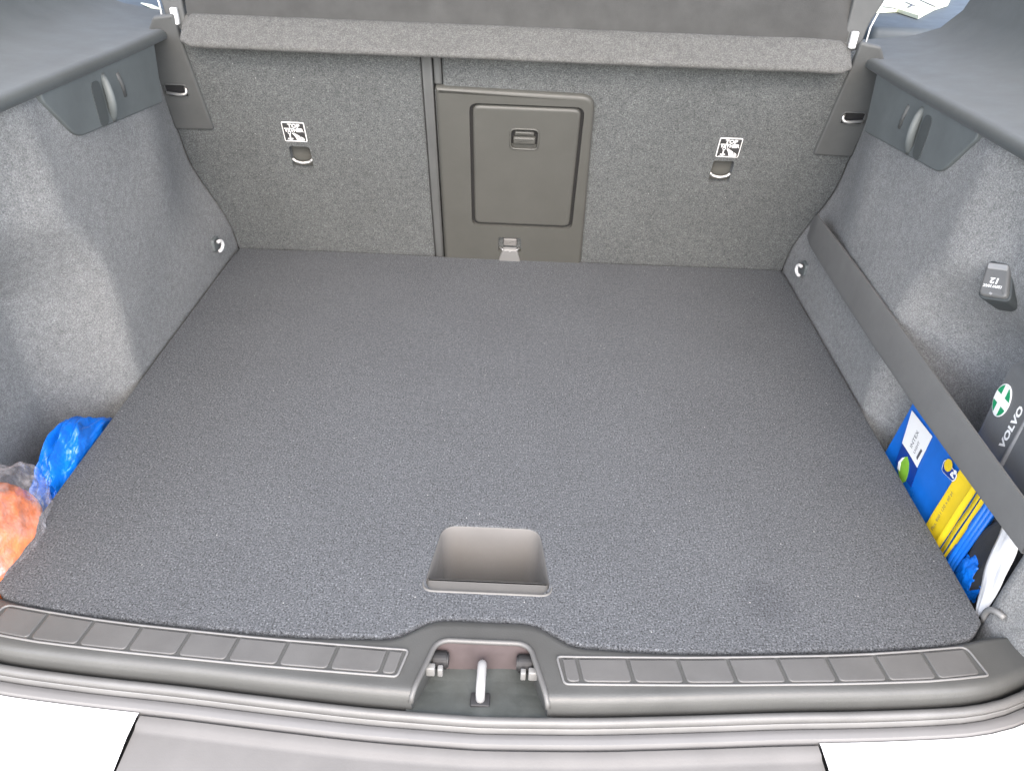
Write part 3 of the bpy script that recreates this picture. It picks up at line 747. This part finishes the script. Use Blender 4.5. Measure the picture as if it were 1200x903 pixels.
# --- first aid kit in the right pocket
kx = .528
kit = empty('first_aid_kit', (kx+.03, .22, -.10)); tag(kit, 'black nylon first aid kit with green cross badge behind the strap', 'first aid kit')
box('kit_case', (kx+.034, .184, .052), (.062, .158, .300), 'kit', kit, .012)
FK = Frame((kx+.003, 0, 0), (0, -1, 0), (0, 0, 1))
def kh(px, py): return FK.hit(px, py)
k0 = kh(1188, 500); 
pu = kh(1193, 508)[0]
v, f = tube([FK.p(pu, .190, -.003), FK.p(pu, .10, .0), FK.p(pu, 0, 0), FK.p(pu, -.09, 0)], .003, 8, nrm=FK.n); mesh('piping', v, f, 'kit_pipe', kit)
cc = kh(1174.5, 469)
def disc(c_, r, n=32, sy=1): return [(c_[0]+r*math.cos(2*math.pi*k/n), c_[1]+r*sy*math.sin(2*math.pi*k/n)) for k in range(n)]
def disc2(c_, r): return [(c_[0]+(x-c_[0])*.66, y) for x, y in disc(c_, r)]
bd = slab('cross_badge', FK, disc2(cc, .0195), 0, .0010, 'white', kit, .0003)
patch('badge_field', FK, disc2(cc, .0180), .0013, 'green', bd)
ww = .0052; L = .0178
patch('badge_cross', FK, [(cc[0]+x*.66, cc[1]+y) for x, y in ((-ww, -L), (ww, -L), (ww, -ww), (L, -ww), (L, ww), (ww, ww), (ww, L), (-ww, L), (-ww, ww), (-L, ww), (-L, -ww), (-ww, -ww))], .0015, 'white', bd)
t0 = kh(1177, 521); t1 = kh(1195, 480)
lettering('kit_lettering', 'VOLVO', FK, (t0[0]+t1[0])/2, (t0[1]+t1[1])/2, .0150, 'white', kit, math.pi/2, .0006, 1.05, .0007, .75)

# --- folded packet in the right pocket
PX = .510
pk = empty('folded_packet', (PX, .25, -.09)); tag(pk, 'blue and yellow folded plastic packet with white label under the strap', 'packet')
FP = Frame((PX, 0, 0), (0, -1, 0), (.10, 0, 1))
def h(px, py): return FP.hit(px, py)
A = h(1067, 478); B = h(1045, 541); C = h(1113, 660); Dd = h(1160, 596)
top = .106
loop = [(A[0]-.001, -.085), (C[0]+.004, -.085), (Dd[0]-.002, top), (A[0], top)]
lp = [p.to_2d() for p in fillet([(x, y, 0) for x, y in loop], .003, 3)]
def wavy(name, x0, x1, y0, y1, mat, amp, lam, hh, seed, nx=60, ny=24):
    rows = []
    for i in range(nx+1):
        x = lerp(x0, x1, i/nx); r_ = []
        for j in range(ny+1):
            y = lerp(y0, y1, j/ny)
            z = hh+amp*math.sin(x*lam+2.2*noise.noise(Vector((x*20, y*9, seed))))+amp*.9*noise.noise(Vector((x*60, y*30, seed)))
            r_.append(FP.p(x, y, z))
        rows.append(r_)
    v, f = grid(rows); return mesh(name, v, f, mat, pk)
yL, yR = A[0], Dd[0]
xm = h(1098, 560)[0]
slab('packet_body', FP, lp, -.012, -.002, 'pblue', pk, .002)
blue = wavy('packet_front', yL, h(1108, 590)[0], -.085, top, 'pblue', .0009, 60, .0008, 1)
# yellow printed band on folded layers
y0, y1 = h(1101, 600)[0], h(1150, 585)[0]
yel = wavy('yellow_fold', h(1101, 592)[0]+.001, h(1123, 596)[0], -.085, top, 'pyellow', .0010, 160, .0022, 2)
fa, fb = h(1123, 596)[0]+.0012, h(1134.5, 618)[0]
for k in range(3): wavy('yellow_fold', lerp(fa, fb, k/3)+.0004, lerp(fa, fb, (k+1)/3), -.085, top, 'pyellow', .0009, 420, .0020-.0016*k, 5+k, 14)
for k, (e0, e1) in enumerate(((1135, 0), (1138.5, 0), (1142, 0))):
    v, f = tube([FP.p(h(e0, 620)[0]+.0015, -.085, -.002-.002*k), FP.p(h(e0, 620)[0]+.0015, 0, .0-.002*k), FP.p(h(e0, 620)[0]+.0015+.001*k, top, -.001-.002*k)], .0032, 8, flat=.7, nrm=FP.n); mesh('blue_fold', v, f, 'pblue', pk)
def pz(pts, hh, mat, nm): return patch(nm, FP, [h(*p) for p in pts], hh, mat, blue)
pz([(1071.5, 481), (1095.5, 511.5), (1077.5, 548), (1069, 533), (1060, 519)], .0032, 'white', 'white_label')
pz([(1059.5, 520), (1068.5, 534), (1077.5, 549), (1070, 571), (1056, 552), (1051.5, 541)], .0026, 'pnavy', 'navy_print')
lf = h(1061, 552); pz([(1054.5, 548), (1056, 541), (1060.5, 536), (1066, 535), (1068, 543), (1067, 554), (1064, 564), (1060, 566), (1056.5, 559)], .0030, 'plime', 'leaf_print')
pz([(1054.5, 549), (1056, 541), (1060.5, 536.2), (1063, 536), (1058.5, 542), (1057, 552)], .0034, 'white', 'leaf_white')  # white patch on the left edge of the leaf print
def ptxt(nm, s, p0, p1, size, mat, hh, sx=1, bold=0):
    a_, b_ = h(*p0), h(*p1); return lettering(nm, s, FP, (a_[0]+b_[0])/2, (a_[1]+b_[1])/2, size, mat, blue, math.atan2(b_[1]-a_[1], b_[0]-a_[0]), hh, sx, bold)
ptxt('label_lettering', 'INTEX', (1070, 526), (1080, 504), .0085, 'ink', .0036)
ptxt('label_lettering', 'LIGHT', (1074, 532), (1081, 517), .0060, 'ink', .0036)
pz([(1077, 536), (1082.5, 526), (1084, 528.5), (1078, 539)], .0036, 'ink', 'label_bar')
ptxt('band_lettering', 'Plus, 800 l 120 x 60 pl', (1097, 620), (1120, 578), .0062, 'ink', .0048)
lg = [p.to_2d() for p in fillet([(*h(1112, 537), 0), (*h(1127, 557), 0), (*h(1122, 566), 0), (*h(1107, 551), 0)], .006, 5)]
patch('logo_plate', FP, lg, .0046, 'white', blue)
cg = sum((p for p in lg), Vector((0, 0)))/len(lg)
patch('logo_field', FP, [cg+(p-cg)*.9 for p in lg], .0050, 'pnavy', blue)
lc = h(1116.5, 545.5); patch('logo_disc', FP, disc(lc, .0072, 20), .0054, 'pyellow', blue)
ptxt('logo_lettering', 'Pe', (1121, 559), (1125, 552), .010, 'white', .0054, 1, .0006)
crumple('loose_end', (PX+.012, .150, -.012), (.012, .022, .030), 'bag_blue', pk, 4, .22, 1.2, 5)

# --- white folded sheet and black pouch at the pocket's near end
wsx = .4985
rows = []
LE = [(0, 1179), (.4, 1160), (.8, 1147), (1, 1143)]; RE = [(0, 1199), (.35, 1188), (.75, 1168), (1, 1150)]
for i in range(25):
    t = i/24; yl = lerp(606, 722, t)
    a_ = onx(smooth_interp(LE, t, .15), yl, wsx+.004); b_ = onx(smooth_interp(RE, t, .15), yl+lerp(18, 0, t), wsx+.007)
    rows.append([a_.lerp(b_, j/8)+Vector((-.0012*math.sin(math.pi*j/8)+.0022*noise.noise(Vector((t*3, j*.5, 0))), 0, 0)) for j in range(9)])
v, f = grid(rows)
ws = mesh('folded_sheet', v, f, 'white_sheet', None); m_ = ws.modifiers.new('thickness', 'SOLIDIFY'); m_.thickness = .0012
tag(ws, 'white plastic strip standing at the end of the side pocket below the strap', 'plastic strip')
pc = empty('fabric_pouch', (.535, .13, -.1)); tag(pc, 'dark fabric pouch wedged beside the white strip in the pocket', 'pouch')
blob('pouch_body', (.5385, .140, .005), (.024, .036, .108), 'pouch', pc, 6, .18, 2.0, (5, 8, 2), 4)
